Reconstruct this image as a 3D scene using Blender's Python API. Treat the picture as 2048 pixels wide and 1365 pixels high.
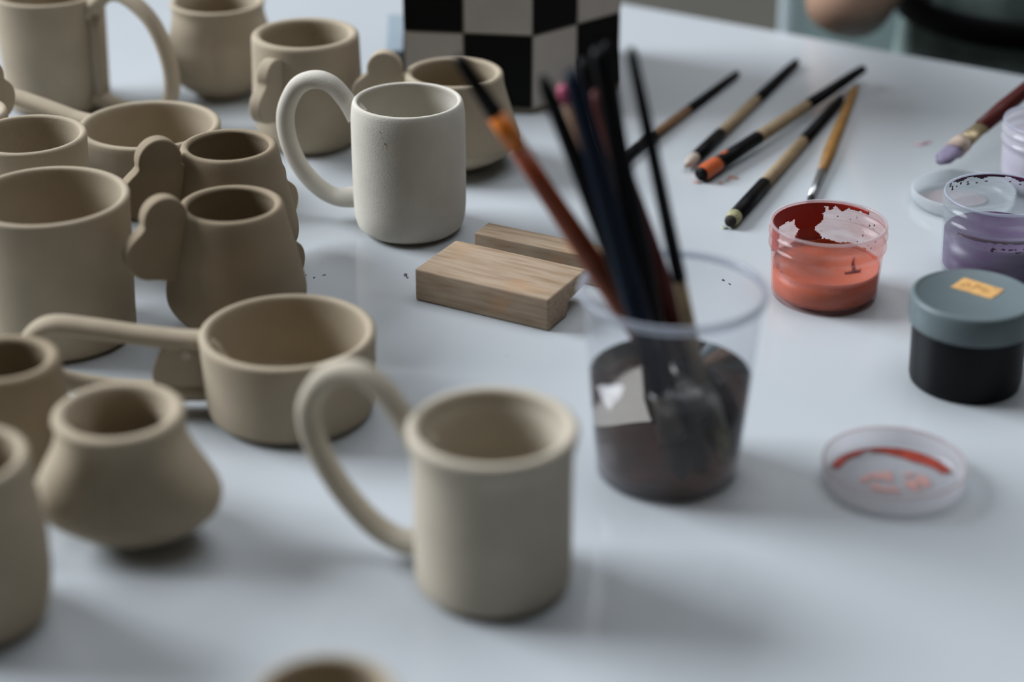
import bpy, bmesh, math, random
from mathutils import Vector, Matrix, noise
random.seed(7)
PI = math.pi
R = math.radians
S = bpy.context.scene
for o in list(bpy.data.objects): bpy.data.objects.remove(o)
COL = S.collection

# ------------------------------------------------------------------ camera
T = 0.75                                   # height of the table top
CAM_Z = T + 0.57
FPX = 4000.0                               # focal length in pixels of a 2048 wide frame
PITCH = R(26.5)
cd = bpy.data.cameras.new('camera'); cam = bpy.data.objects.new('camera', cd); COL.objects.link(cam)
cam.location = (0, 0, CAM_Z); cam.rotation_euler = (PI/2 - PITCH, 0, 0)
cd.sensor_width = 36; cd.lens = FPX / 2048 * 36; cd.clip_start = .05; cd.clip_end = 50
cd.dof.use_dof = True; cd.dof.focus_distance = 1.36; cd.dof.aperture_fstop = 2.7
S.camera = cam

# ------------------------------------------------------------------ world, window light, exposure
w = bpy.data.worlds.new('world'); S.world = w; w.use_nodes = True
bg = w.node_tree.nodes['Background']; bg.inputs[0].default_value = (1.0, .90, .76, 1); bg.inputs[1].default_value = .028
ld = bpy.data.lights.new('window_light', 'AREA'); ld.shape = 'RECTANGLE'; ld.size = 3.6; ld.size_y = 2.8
ld.energy = 850; ld.color = (.89, .935, 1.0)
lo = bpy.data.objects.new('window_light', ld); COL.objects.link(lo)
lo.location = (-5.3, 3.0, 4.3)
lo.rotation_euler = (Vector((0, 1.2, T)) - lo.location).to_track_quat('-Z', 'Y').to_euler()
td = bpy.data.lights.new('overhead_fill_light', 'AREA'); td.shape = 'RECTANGLE'; td.size = 2.8; td.size_y = 1.8  # added soft overhead fill: eases shadows and brightens the table
td.energy = 60; td.color = (.91, .945, 1.0)
to = bpy.data.objects.new('overhead_fill_light', td); COL.objects.link(to); to.location = (.4, 1.8, 3.7)
to.rotation_euler = (Vector((0, 1.3, T)) - to.location).to_track_quat('-Z', 'Y').to_euler()
wd = bpy.data.lights.new('back_window_light', 'AREA'); wd.shape = 'RECTANGLE'; wd.size = 5.0; wd.size_y = 3.4
wd.energy = 10; wd.color = (.88, .94, 1.0)
wo = bpy.data.objects.new('back_window_light', wd); COL.objects.link(wo); wo.location = (-.6, 4.7, 3.1)
wo.rotation_euler = (Vector((0, 1.3, T)) - wo.location).to_track_quat('-Z', 'Y').to_euler()
S.view_settings.view_transform = 'Standard'; S.view_settings.look = 'None'
S.view_settings.exposure = -0.12; S.view_settings.gamma = 1.0; S.view_settings.use_curve_mapping = False

# ------------------------------------------------------------------ helpers
def at(px, py, z=0.0):
    """world point (x, y) where the sight line of a photograph pixel meets the height z above the table"""
    u = (px - 1024) / FPX; v = (682.5 - py) / FPX
    dy = math.cos(PITCH) + v * math.sin(PITCH); dz = -math.sin(PITCH) + v * math.cos(PITCH)
    t = (z - .57) / dz
    return Vector((u * t, dy * t, T + z))

def px2m(px, p):                            # size in metres of px pixels at a world point
    return px / FPX * (p.y * math.cos(PITCH) - (p.z - CAM_Z) * math.sin(PITCH))

def lin(c):
    return tuple(((v/255)/12.92 if v/255 <= .04045 else ((v/255+.055)/1.055)**2.4) for v in c)

MATS = {}
def mat(name, col, rough=.5, metal=0, spec=.5, var=0, vscale=40, bump=0, bscale=400, trans=0, ior=1.45, coat=0, sheen=0, col2=None):
    if name in MATS: return MATS[name]
    if not trans: col = tuple(c*.76 for c in col)      # the daylight is strong: pigments stay moderate
    m = bpy.data.materials.new(name); m.use_nodes = True; nt = m.node_tree; N = nt.nodes; L = nt.links
    b = N['Principled BSDF']
    b.inputs['Base Color'].default_value = (*col, 1); b.inputs['Roughness'].default_value = rough
    b.inputs['Metallic'].default_value = metal; b.inputs['Specular IOR Level'].default_value = spec
    b.inputs['Transmission Weight'].default_value = trans; b.inputs['IOR'].default_value = ior
    b.inputs['Coat Weight'].default_value = coat
    tc = N.new('ShaderNodeTexCoord')
    if var:
        n = N.new('ShaderNodeTexNoise'); n.inputs['Scale'].default_value = vscale; n.inputs['Detail'].default_value = 4
        L.new(tc.outputs['Object'], n.inputs['Vector'])
        r = N.new('ShaderNodeValToRGB'); r.color_ramp.elements[0].position = .3; r.color_ramp.elements[1].position = .7
        c2 = col2 or tuple(min(1, c*(1+var)) for c in col)
        r.color_ramp.elements[0].color = (*[c*(1-var) for c in col], 1); r.color_ramp.elements[1].color = (*c2, 1)
        L.new(n.outputs['Fac'], r.inputs[0]); L.new(r.outputs[0], b.inputs['Base Color'])
    if bump:
        n = N.new('ShaderNodeTexNoise'); n.inputs['Scale'].default_value = bscale; n.inputs['Detail'].default_value = 3
        L.new(tc.outputs['Object'], n.inputs['Vector'])
        bp = N.new('ShaderNodeBump'); bp.inputs['Strength'].default_value = bump; bp.inputs['Distance'].default_value = .001
        L.new(n.outputs['Fac'], bp.inputs['Height']); L.new(bp.outputs[0], b.inputs['Normal'])
    MATS[name] = m; return m

def plastic(name, col, milk, gloss=.06, rough=.12, smear=None, smear_amount=0):
    """thin clear plastic: straight-through light, a share of milky scatter, a weak gloss"""
    if name in MATS: return MATS[name]
    m = bpy.data.materials.new(name); m.use_nodes = True; nt = m.node_tree; N = nt.nodes; L = nt.links
    N.remove(N['Principled BSDF']); out = N['Material Output']
    tr = N.new('ShaderNodeBsdfTransparent'); tr.inputs[0].default_value = (*[.8+.2*c for c in col], 1)
    df = N.new('ShaderNodeBsdfDiffuse'); df.inputs[0].default_value = (*col, 1)
    tl = N.new('ShaderNodeBsdfTranslucent'); tl.inputs[0].default_value = (*col, 1)
    gl = N.new('ShaderNodeBsdfGlossy'); gl.inputs['Roughness'].default_value = rough
    a = N.new('ShaderNodeMixShader'); a.inputs[0].default_value = .5
    L.new(df.outputs[0], a.inputs[1]); L.new(tl.outputs[0], a.inputs[2])
    b = N.new('ShaderNodeMixShader')
    L.new(tr.outputs[0], b.inputs[1]); L.new(a.outputs[0], b.inputs[2])
    tc = N.new('ShaderNodeTexCoord'); n = N.new('ShaderNodeTexNoise'); n.inputs['Scale'].default_value = 60
    mp = N.new('ShaderNodeMapping'); mp.inputs['Scale'].default_value = (1, 1, 3)
    L.new(tc.outputs['Object'], mp.inputs[0]); L.new(mp.outputs[0], n.inputs['Vector'])
    mr = N.new('ShaderNodeMapRange'); mr.inputs[1].default_value = .35; mr.inputs[2].default_value = .65
    mr.inputs[3].default_value = milk*(1-smear_amount); mr.inputs[4].default_value = min(1, milk*(1+smear_amount))
    L.new(n.outputs['Fac'], mr.inputs[0])
    lw = N.new('ShaderNodeLayerWeight'); lw.inputs[0].default_value = .25      # more wall in the path at the edges
    ad = N.new('ShaderNodeMath'); ad.operation = 'MULTIPLY_ADD'; ad.use_clamp = True
    L.new(lw.outputs['Facing'], ad.inputs[0]); ad.inputs[1].default_value = .075; L.new(mr.outputs[0], ad.inputs[2])
    L.new(ad.outputs[0], b.inputs[0])
    pw = N.new('ShaderNodeMath'); pw.operation = 'POWER'; L.new(lw.outputs['Facing'], pw.inputs[0]); pw.inputs[1].default_value = 3
    fr = N.new('ShaderNodeMath'); fr.operation = 'MULTIPLY_ADD'; L.new(pw.outputs[0], fr.inputs[0]); fr.inputs[1].default_value = .22; fr.inputs[2].default_value = .015
    c = N.new('ShaderNodeMixShader'); L.new(fr.outputs[0], c.inputs[0])
    L.new(b.outputs[0], c.inputs[1]); L.new(gl.outputs[0], c.inputs[2]); L.new(c.outputs[0], out.inputs[0])
    MATS[name] = m; return m

def wood_mat():
    m = bpy.data.materials.new('beech_wood'); m.use_nodes = True; nt = m.node_tree; N = nt.nodes; L = nt.links
    b = N['Principled BSDF']; b.inputs['Roughness'].default_value = .6; b.inputs['Specular IOR Level'].default_value = .3
    tc = N.new('ShaderNodeTexCoord'); mp = N.new('ShaderNodeMapping'); mp.inputs['Scale'].default_value = (14, 130, 130)
    n = N.new('ShaderNodeTexNoise'); n.inputs['Scale'].default_value = 2.2; n.inputs['Detail'].default_value = 6
    L.new(tc.outputs['Object'], mp.inputs[0]); L.new(mp.outputs[0], n.inputs['Vector'])
    r = N.new('ShaderNodeValToRGB')
    r.color_ramp.elements[0].position = .3; r.color_ramp.elements[0].color = (.26, .175, .105, 1)
    r.color_ramp.elements[1].position = .62; r.color_ramp.elements[1].color = (.375, .29, .205, 1)
    L.new(n.outputs['Fac'], r.inputs[0])
    n2 = N.new('ShaderNodeTexNoise'); n2.inputs['Scale'].default_value = 25; L.new(tc.outputs['Object'], n2.inputs['Vector'])
    r2 = N.new('ShaderNodeValToRGB'); r2.color_ramp.elements[0].position = .64; r2.color_ramp.elements[1].position = .78
    r2.color_ramp.elements[0].color = (0, 0, 0, 1); r2.color_ramp.elements[1].color = (.5, .5, .5, 1)
    L.new(n2.outputs['Fac'], r2.inputs[0])
    mx = N.new('ShaderNodeMixRGB'); mx.inputs[2].default_value = (.42, .22, .10, 1)
    L.new(r2.outputs[0], mx.inputs[0]); L.new(r.outputs[0], mx.inputs[1]); L.new(mx.outputs[0], b.inputs['Base Color'])
    bp = N.new('ShaderNodeBump'); bp.inputs['Strength'].default_value = .15; bp.inputs['Distance'].default_value = .001
    L.new(n.outputs['Fac'], bp.inputs['Height']); L.new(bp.outputs[0], b.inputs['Normal'])
    return m

CLAY = mat('unfired_clay', (.51, .428, .315), .9, spec=.15, var=.07, vscale=30, bump=.22, bscale=900)
CLAY2 = mat('unfired_clay_darker', (.375, .302, .208), .9, spec=.15, var=.07, vscale=30, bump=.22, bscale=900)
BISQUE = mat('dry_white_clay', (.74, .70, .61), .92, spec=.12, var=.05, vscale=45, bump=.2, bscale=900)
BISQUE2 = mat('dry_pale_clay', (.62, .555, .445), .92, spec=.12, var=.05, vscale=45, bump=.2, bscale=900)
WOOD = wood_mat()
BLACK = mat('black_lacquer', (.004, .004, .005), .5, spec=.15)
NAVY = mat('navy_lacquer', (.006, .013, .030), .5, spec=.15)
DRED = mat('dark_red_lacquer', (.085, .010, .008), .5, spec=.25)
ORANGE_L = mat('orange_lacquer', (.90, .24, .02), .4, var=.25, vscale=50)
RUST_L = mat('rust_lacquer', (.30, .055, .012), .45, var=.25, vscale=50)
OCHRE = mat('ochre_wood', (.42, .21, .05), .45, var=.15, vscale=60)
PALEWOOD = mat('pale_handle_wood', (.40, .29, .165), .6, var=.12, vscale=120)
BROWNWOOD = mat('brown_handle_wood', (.24, .13, .06), .6, var=.15, vscale=120)
STEEL = mat('brushed_ferrule', (.55, .56, .56), .35, metal=.9)
BRASS = mat('tan_ferrule', (.42, .34, .20), .4, metal=.6)
BRIST = mat('dark_bristles', (.022, .015, .012), .8, var=.3, vscale=300)
PALEB = mat('pale_green_bristles', (.30, .30, .18), .8, var=.3, vscale=250)
PURPLE_B = mat('purple_bristles', (.26, .22, .33), .7, var=.2, vscale=250)
PINKC = mat('pink_cap', (.62, .11, .22), .5)
RED_P = mat('dried_red_paint', (.40, .018, .006), .45, var=.12, vscale=60)
OR_P = mat('orange_paint', (.62, .125, .035), .4)
SALMON = mat('salmon_paint', (.66, .155, .06), .42, var=.04, vscale=30)
PUR_P = mat('purple_paint', (.13, .06, .17), .35)
DPUR_P = mat('dried_purple_paint', (.09, .02, .06), .4)
BLK_P = mat('black_paint_pot', (.004, .005, .006), .42, spec=.18)
GREYLID = mat('grey_green_lid', (.150, .195, .205), .42, spec=.4, var=.04, vscale=40)
TAPE = mat('orange_masking_tape', (.76, .43, .15), .7, var=.2, vscale=160)
SPECK = mat('dark_speck', (.05, .05, .06), .6)

def link(o, parent=None):
    COL.objects.link(o)
    if parent: o.parent = parent
    return o
def thing(name, label, cat, loc=(0,0,0), rz=0, group=None, rot=None):
    o = bpy.data.objects.new(name, None); link(o); o.location = loc
    o.rotation_euler = rot if rot is not None else (0, 0, rz)
    o.empty_display_size = .02
    return tag(o, label, cat, group)
def tag(o, label, cat, group=None):
    o['label'] = label; o['category'] = cat
    if group: o['group'] = group
    return o
def obj(name, bm, m, parent=None, smooth=True, label=None, loc=None):
    bmesh.ops.recalc_face_normals(bm, faces=bm.faces)
    me = bpy.data.meshes.new(name); bm.to_mesh(me); bm.free()
    for f in me.polygons: f.use_smooth = smooth
    for mm in (m if isinstance(m, (list, tuple)) else [m]): me.materials.append(mm)
    o = bpy.data.objects.new(name, me); link(o, parent)
    if loc is not None: o.location = loc
    if label: o['label'] = label
    return o
def autosmooth(o, deg=35):
    me = o.data; bm = bmesh.new(); bm.from_mesh(me)
    for e in bm.edges:
        if len(e.link_faces) == 2 and e.calc_face_angle(0) > R(deg): e.smooth = False
    bm.to_mesh(me); bm.free(); return o

def lathe(prof, seg=72, fn=None, closed=False, bm=None):
    """revolve (r, z) points; fn(theta, r, z) -> (x, y, z) may deform"""
    bm = bm or bmesh.new(); rings = []
    for r, z in prof:
        if r < 1e-6: rings.append([bm.verts.new((0, 0, z))]); continue
        ring = []
        for i in range(seg):
            t = 2*PI*i/seg
            ring.append(bm.verts.new(fn(t, r, z) if fn else (r*math.cos(t), r*math.sin(t), z)))
        rings.append(ring)
    pairs = list(zip(rings, rings[1:]))
    if closed: pairs.append((rings[-1], rings[0]))
    for a, b in pairs:
        n = max(len(a), len(b))
        for i in range(n):
            j = (i+1) % n
            q = [a[i % len(a)], a[j % len(a)], b[j % len(b)], b[i % len(b)]]
            u = []
            for v in q:
                if v not in u: u.append(v)
            if len(u) > 2:
                try: bm.faces.new(u)
                except ValueError: pass
    return bm

def smoothed(pts, n=6):
    """Catmull-Rom through points"""
    P = [Vector(p) for p in pts]; out = []
    for i in range(len(P)-1):
        a = P[max(0, i-1)]; b = P[i]; c = P[i+1]; d = P[min(len(P)-1, i+2)]
        for k in range(n):
            t = k/n
            out.append(.5*((2*b)+(c-a)*t+(2*a-5*b+4*c-d)*t*t+(3*b-a-3*c+d)*t**3))
    out.append(P[-1]); return out

def vessel_profile(outer, wall, floor=.006, lip=None, base_round=.004):
    """closed profile from outer (r, z) points given bottom to top"""
    outer = [tuple(p) for p in smoothed([(r, z, 0) for r, z in outer], 6)]
    outer = [(p[0], p[1]) for p in outer]
    r0 = outer[0][0]
    pr = [(0, outer[0][1]), (r0 - base_round, outer[0][1]), (r0 - base_round*.3, outer[0][1] + base_round*.25)]
    pr += [(r, z) for r, z in outer if z > outer[0][1] + base_round]
    rt, zt = outer[-1]; h = wall*.5
    pr = [p for p in pr if p[1] < zt - h*.9]
    for k in range(0, 7):
        a = PI*k/6; pr.append((rt - h + h*math.cos(a), zt - h*.75 + h*.75*math.sin(a)))
    for r, z in reversed(outer):
        if z < zt - h*1.3 and z > outer[0][1] + floor*1.6: pr.append((max(.004, r - wall), z))
    last = pr[-1][0]
    pr += [(last*.93, outer[0][1] + floor*1.15), (last*.8, outer[0][1] + floor), (0, outer[0][1] + floor)]
    return pr

def tube(path, ra, rb, seg=14, side=Vector((0, 1, 0)), taper=None):
    """sweep an ellipse (ra along side, rb across) along a path; capped with domes"""
    bm = bmesh.new(); rings = []; n = len(path)
    for i, p in enumerate(path):
        t = (path[min(n-1, i+1)] - path[max(0, i-1)]).normalized()
        s = (side - t*side.dot(t)).normalized(); u = t.cross(s)
        k = taper(i/(n-1)) if taper else 1
        rings.append([bm.verts.new(p + s*ra*k*math.cos(2*PI*j/seg) + u*rb*k*math.sin(2*PI*j/seg)) for j in range(seg)])
    for a, b in zip(rings, rings[1:]):
        for j in range(seg): bm.faces.new((a[j], a[(j+1) % seg], b[(j+1) % seg], b[j]))
    bm.faces.new(rings[0]); bm.faces.new(rings[-1]); return bm

def slab(outline, thick, bevel=.0015, y0=0.0):
    """extrude an (x, z) outline by thick along y, edges rounded"""
    bm = bmesh.new()
    a = [bm.verts.new((x, y0-thick/2, z)) for x, z in outline]; f = bm.faces.new(a)
    r = bmesh.ops.extrude_face_region(bm, geom=[f])
    bmesh.ops.translate(bm, vec=(0, thick, 0), verts=[v for v in r['geom'] if isinstance(v, bmesh.types.BMVert)])
    es = [e for e in bm.edges if len(e.link_faces) == 2 and any(len(q.verts) > 6 for q in e.link_faces)]
    bmesh.ops.bevel(bm, geom=es, offset=bevel, segments=3, affect='EDGES', profile=.6)
    return bm

def union_outline(circles, c, n=90):
    out = []
    for i in range(n):
        t = 2*PI*i/n; d = (math.cos(t), math.sin(t)); best = .001
        for cx, cz, r in circles:
            ox, oz = c[0]-cx, c[1]-cz; b = ox*d[0]+oz*d[1]; q = b*b-(ox*ox+oz*oz-r*r)
            if q >= 0: best = max(best, -b+math.sqrt(q))
        out.append((c[0]+best*d[0], c[1]+best*d[1]))
    # soften the notches
    for _ in range(2):
        out = [((out[i-1][0]+2*out[i][0]+out[(i+1) % n][0])/4, (out[i-1][1]+2*out[i][1]+out[(i+1) % n][1])/4) for i in range(n)]
    return out

def box(bm, x0, x1, y0, y1, z0, z1):
    v = [bm.verts.new((x, y, z)) for z in (z0, z1) for x, y in ((x0, y0), (x1, y0), (x1, y1), (x0, y1))]
    for q in ((3, 2, 1, 0), (4, 5, 6, 7), (0, 1, 5, 4), (1, 2, 6, 5), (2, 3, 7, 6), (3, 0, 4, 7)): bm.faces.new([v[i] for i in q])
    return bm
def bevel_all(bm, off, seg=3):
    bmesh.ops.bevel(bm, geom=list(bm.edges), offset=off, segments=seg, affect='EDGES', profile=.6); return bm

# ------------------------------------------------------------------ setting: floor
def floor_mat():
    m = mat('studio_floor', (.155, .15, .125), .7, var=.08, vscale=3)
    return m
bm = bmesh.new(); box(bm, -5, 5, -3, 7, -.05, 0)
fl = obj('floor', bm, floor_mat(), smooth=False); fl['kind'] = 'structure'

# ------------------------------------------------------------------ the table
def table_mat():
    m = bpy.data.materials.new('white_laminate'); m.use_nodes = True; nt = m.node_tree; N = nt.nodes; L = nt.links
    b = N['Principled BSDF']; b.inputs['Specular IOR Level'].default_value = .32
    tc = N.new('ShaderNodeTexCoord')
    n = N.new('ShaderNodeTexNoise'); n.inputs['Scale'].default_value = 5; n.inputs['Detail'].default_value = 3
    L.new(tc.outputs['Object'], n.inputs['Vector'])
    r = N.new('ShaderNodeValToRGB'); r.color_ramp.elements[0].position = .35; r.color_ramp.elements[1].position = .7
    r.color_ramp.elements[0].color = (.44, .47, .49, 1); r.color_ramp.elements[1].color = (.465, .495, .515, 1)
    L.new(n.outputs['Fac'], r.inputs[0])
    # sparse pin-point specks of dirt
    v = N.new('ShaderNodeTexVoronoi'); v.inputs['Scale'].default_value = 24; L.new(tc.outputs['Object'], v.inputs['Vector'])
    c = N.new('ShaderNodeMath'); c.operation = 'LESS_THAN'; c.inputs[1].default_value = .014; L.new(v.outputs['Distance'], c.inputs[0])
    mx = N.new('ShaderNodeMixRGB'); mx.inputs[2].default_value = (.25, .25, .26, 1)
    L.new(c.outputs[0], mx.inputs[0]); L.new(r.outputs[0], mx.inputs[1]); L.new(mx.outputs[0], b.inputs['Base Color'])
    n2 = N.new('ShaderNodeTexNoise'); n2.inputs['Scale'].default_value = 9; n2.inputs['Detail'].default_value = 5
    L.new(tc.outputs['Object'], n2.inputs['Vector'])
    mr = N.new('ShaderNodeMapRange'); mr.inputs[3].default_value = .06; mr.inputs[4].default_value = .13
    L.new(n2.outputs['Fac'], mr.inputs[0]); L.new(mr.outputs[0], b.inputs['Roughness'])
    return m
EA = Vector((.1045, 1.8777, 0)); EB = Vector((.4461, 1.6632, 0)); E = (EB-EA).normalized(); NI = Vector((E.y, -E.x, 0))
if NI.y > 0: NI = -NI
ANG = math.atan2(E.y, E.x)
tbl = thing('table', 'white glossy work table covered with clay cups, brushes and paint pots', 'table', (EA.x, EA.y, 0), ANG)
bm = bmesh.new(); box(bm, -1.15, 1.15, -1.35, 0, T-.028, T); bmesh.ops.bevel(bm, geom=list(bm.edges), offset=.003, segments=3, affect='EDGES')
autosmooth(obj('table_top', bm, table_mat(), tbl))
WL = mat('white_leg_paint', (.6, .62, .63), .4)
for x in (-1.08, 1.08):
    for y in (-1.28, -.07):
        bm = bmesh.new(); box(bm, x-.025, x+.025, y-.025, y+.025, 0, T-.0281); bevel_all(bm, .003)
        autosmooth(obj('leg', bm, WL, tbl))
bm = bmesh.new(); box(bm, -1.05, 1.05, -.085, -.06, T-.10, T-.0282); box(bm, -1.05, 1.05, -1.29, -1.265, T-.10, T-.0282)
obj('apron_rail', bm, WL, tbl, smooth=False)

def splat(px, py, w, h, m, rz=0, seed=0, thick=.0005, z=0, name='paint_smear', parent=None):
    """small irregular dried fleck lying on the table"""
    p = at(px, py, z); a = px2m(w, p)/2; b = px2m(h, p)/2/.4
    bm = bmesh.new(); rnd = random.Random(seed); n = 18; vs = []
    ph = [rnd.uniform(0, 6.28) for _ in range(3)]
    for i in range(n):
        t = 2*PI*i/n; k = 1+.25*math.sin(2*t+ph[0])+.18*math.sin(3*t+ph[1])+.1*math.sin(5*t+ph[2])
        vs.append(bm.verts.new((a*k*math.cos(t), b*k*math.sin(t), 0)))
    f = bm.faces.new(vs); r = bmesh.ops.extrude_face_region(bm, geom=[f])
    bmesh.ops.translate(bm, vec=(0, 0, thick), verts=[v for v in r['geom'] if isinstance(v, bmesh.types.BMVert)])
    par = parent or tbl
    o = obj(name, bm, m, par)
    o.matrix_parent_inverse = Matrix.Identity(4)
    M = Matrix.Translation(p - Vector((0, 0, .0001))) @ Matrix.Rotation(rz, 4, 'Z')
    PM = Matrix.Translation(par.location) @ Matrix.Rotation(par.rotation_euler.z, 4, 'Z')
    o.matrix_local = PM.inverted() @ M
    return o
ORS = mat('faint_orange_stain', (.66, .34, .24), .5); PKS = mat('pink_stain', (.66, .46, .52), .5); BLS = mat('graphite_mark', (.12, .12, .14), .5)
for a in ((1466, 356, 26, 5, ORS, -.3), (1442, 366, 12, 4, ORS, .2), (1455, 361, 9, 3, ORS, 0), (1842, 289, 30, 7, PKS, .3), (1858, 284, 10, 7, PKS, 0),
          (811, 551, 6, 6, BLS, .3), (815, 556, 4, 2, BLS, 0), (628, 556, 4, 2, BLS, 0), (612, 551, 3, 1.5, BLS, 0), (648, 551, 8, 1, BLS, .5),
          (1446, 561, 4, 4, BLS, 0), (1459, 569, 3, 3, BLS, 0), (1394, 366, 14, 5, ORS, 0), (1448, 457, 14, 5, mat('green_stain', (.5, .55, .42), .5), 0)):
    splat(*a[:5], rz=a[5], seed=int(a[0]))
# ------------------------------------------------------------------ clay vessels
def pl(x, y): return (x, y, T)

def body(root, outer, wall, m, fn=None, name='body', seg=80, floor=.006):
    return obj(name, lathe(vessel_profile(outer, wall, floor), seg, fn), m, root)

def loop_handle(root, pts, az, ra, rb, m, name='handle', taper=None):
    d = Vector((math.cos(az), math.sin(az), 0)); side = Vector((-d.y, d.x, 0))
    path = smoothed([d*r + Vector((0, 0, z)) for r, z in pts], 7)
    return obj(name, tube(path, ra, rb, 16, side, taper), m, root)

def cloud_lobe(root, az, r0, z0, m, s=1.0, thick=.0085, name='cloud_handle', circles=None, hole=None, twist=0):
    """flat cloud-shaped slab standing in a vertical plane on the wall"""
    C = circles or [(.012, .012, .0135), (.019, -.008, .0165), (.004, -.006, .016), (.002, .004, .014)]
    C = [(x*s, z*s, r*s) for x, z, r in C]
    o = obj(name, slab(union_outline(C, (.006*s, 0)), thick, .0016), m, root)
    autosmooth(o, 60)
    o.location = (r0*math.cos(az), r0*math.sin(az), z0); o.rotation_euler = (0, 0, az+twist)
    return o

flare_end = lambda k: 1 + .28*max(0, 1-k*9) + .28*max(0, 1-(1-k)*9)

# white mug in the middle
r = thing('mug', 'smooth off-white mug with big round loop handle beside the wooden block', 'mug', pl(-.0730, 1.3258))
H, Rr = .0977, .0402
body(r, [(.0335, 0), (.0375, .005), (.0398, .016), (.0403, .04), (.0403, .07), (.0400, .088), (.0385, H)], .0035, BISQUE)
loop_handle(r, [(.0375, .081), (.045, .091), (.056, .1025), (.069, .1055), (.083, .0985), (.0925, .080), (.0925, .060), (.085, .040), (.072, .025), (.056, .0175), (.0375, .0205)], R(163), .0062, .0066, BISQUE, taper=flare_end)
for k, (a, z) in enumerate(((-1.98, .083), (-1.93, .079), (-2.02, .087), (-1.9, .076))):
    bm = bmesh.new(); bmesh.ops.create_icosphere(bm, subdivisions=1, radius=(.0003, .0006, .0003, .0003)[k])
    obj('dark_speck', bm, SPECK, r, loc=(.0403*math.cos(a), .0403*math.sin(a), z))

# front mug
r = thing('mug', 'large blurred cream mug with tall ear handle, nearest the brush cup', 'mug', pl(-.0096, .8662))
H, Rr = .0919, .0430
body(r, [(.036, 0), (.0395, .004), (.0402, .014), (.0402, .045), (.0405, .075), (.0425, .085), (.0430, H)], .0062, BISQUE2)
loop_handle(r, [(.0375, .070), (.047, .082), (.060, .0985), (.075, .106), (.092, .0995), (.103, .081), (.101, .061), (.089, .039), (.071, .020), (.054, .012), (.036, .014)], R(157), .0068, .0062, BISQUE2, taper=flare_end)

# wide low pan mugs with a long looped handle
def pan_mug(label, x, y, H, Rr, az, m, web, reach=1.0):
    r = thing('pan_mug', label, 'mug', pl(x, y))
    body(r, [(Rr*.86, 0), (Rr*.94, .004), (Rr*.97, .014), (Rr*.985, H*.6), (Rr, H)], .0058, m)
    k = reach
    loop_handle(r, [(.047, H-.007), (.065, H-.006), (.09*k, H-.003), (.115*k, H+.001), (.138*k, H+.003), (.151*k, H-.006), (.152*k, H-.020), (.14*k, .022), (.11*k, .015), (.08, .013), (.047, .013)],
                az, .0078, .0058, m)
    if web:
        o = cloud_lobe(r, az, .0605, .031, m, thick=.009, name='cloud_web', circles=[(0, -.002, .0185), (.004, -.006, .0165), (-.008, .004, .014), (-.012, -.006, .0155)])
        bm = lathe([(0, 0), (.0030, 0), (.0034, .0006), (.0030, .0012), (0, .0012)], 20)  # pale disc stands for a hole showing the bright table behind
        d = Vector((math.cos(az), math.sin(az), 0)); q = obj('hole_disc', bm, BISQUE2, o, label='small pale disc standing for a bright hole')
        q.location = (-.001, .0056, .009); q.rotation_euler = (-PI/2, 0, 0)
    return r
pan_mug('wide low clay mug with long looped handle, between front mug and small lidless jug', -.1315, 1.0511, .0533, .0518, R(180), CLAY, True)
pan_mug('wide low clay mug with long looped handle behind the cloud-handled cups', -.2666, 1.3859, .0577, .0523, R(156), CLAY, False, .90)

# big straight mugs
def straight_mug(label, x, y, H, Rr, m, wall=.005, base=.93):
    r = thing('mug', label, 'mug', pl(x, y))
    body(r, [(Rr*(base-.04), 0), (Rr*base, .004), (Rr*(base+.01), .02), (Rr*.97, H*.6), (Rr*.985, H*.85), (Rr, H)], wall, m)
    return r
straight_mug('big straight clay mug, wide open rim, at the left edge behind long looped handle', -.2892, 1.1548, .0960, .0507, CLAY)
straight_mug('clay cup at the left edge directly behind the big straight mug', -.328, 1.275, .0915, .0395, CLAY)
k = straight_mug('tall clay mug with large loop handle at the top left corner', -.3798, 1.5934, .0968, .0454, CLAY)
loop_handle(k, [(.0425, .084), (.052, .094), (.066, .1035), (.084, .1025), (.106, .088), (.119, .064), (.123, .038), (.115, .018), (.088, .0085), (.060, .0085), (.0425, .012)], R(-30), .0072, .0060, CLAY, taper=flare_end)
bm = slab([(.0425, .012), (.0505, .012), (.052, .03), (.0515, .07), (.0505, .092), (.0425, .086)], .011, .002)
q = obj('handle_root', bm, CLAY, k); q.rotation_euler = (0, 0, R(-30))

def small_pot(label, x, y, H, Rr, m, wall=.007):
    r = thing('cup', label, 'cup', pl(x, y))
    body(r, [(Rr*.85, 0), (Rr*.98, .004), (Rr*1.1, .02), (Rr*1.12, H*.5), (Rr*1.03, H*.82), (Rr, H)], wall, m)
    return r
small_pot('thick-rimmed dark clay cup at the left edge behind the pinched jug', -.2761, .9688, .0771, .0299, CLAY2)
small_pot('cream clay cup cut off by the left edge in front of the dark cup', -.2664, .832, .0938, .0345, CLAY, wall=.0058)
straight_mug('strongly blurred clay mug cut off by the bottom edge of the picture', -.0752, .6564, .0832, .0300, CLAY, wall=.004)

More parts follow.
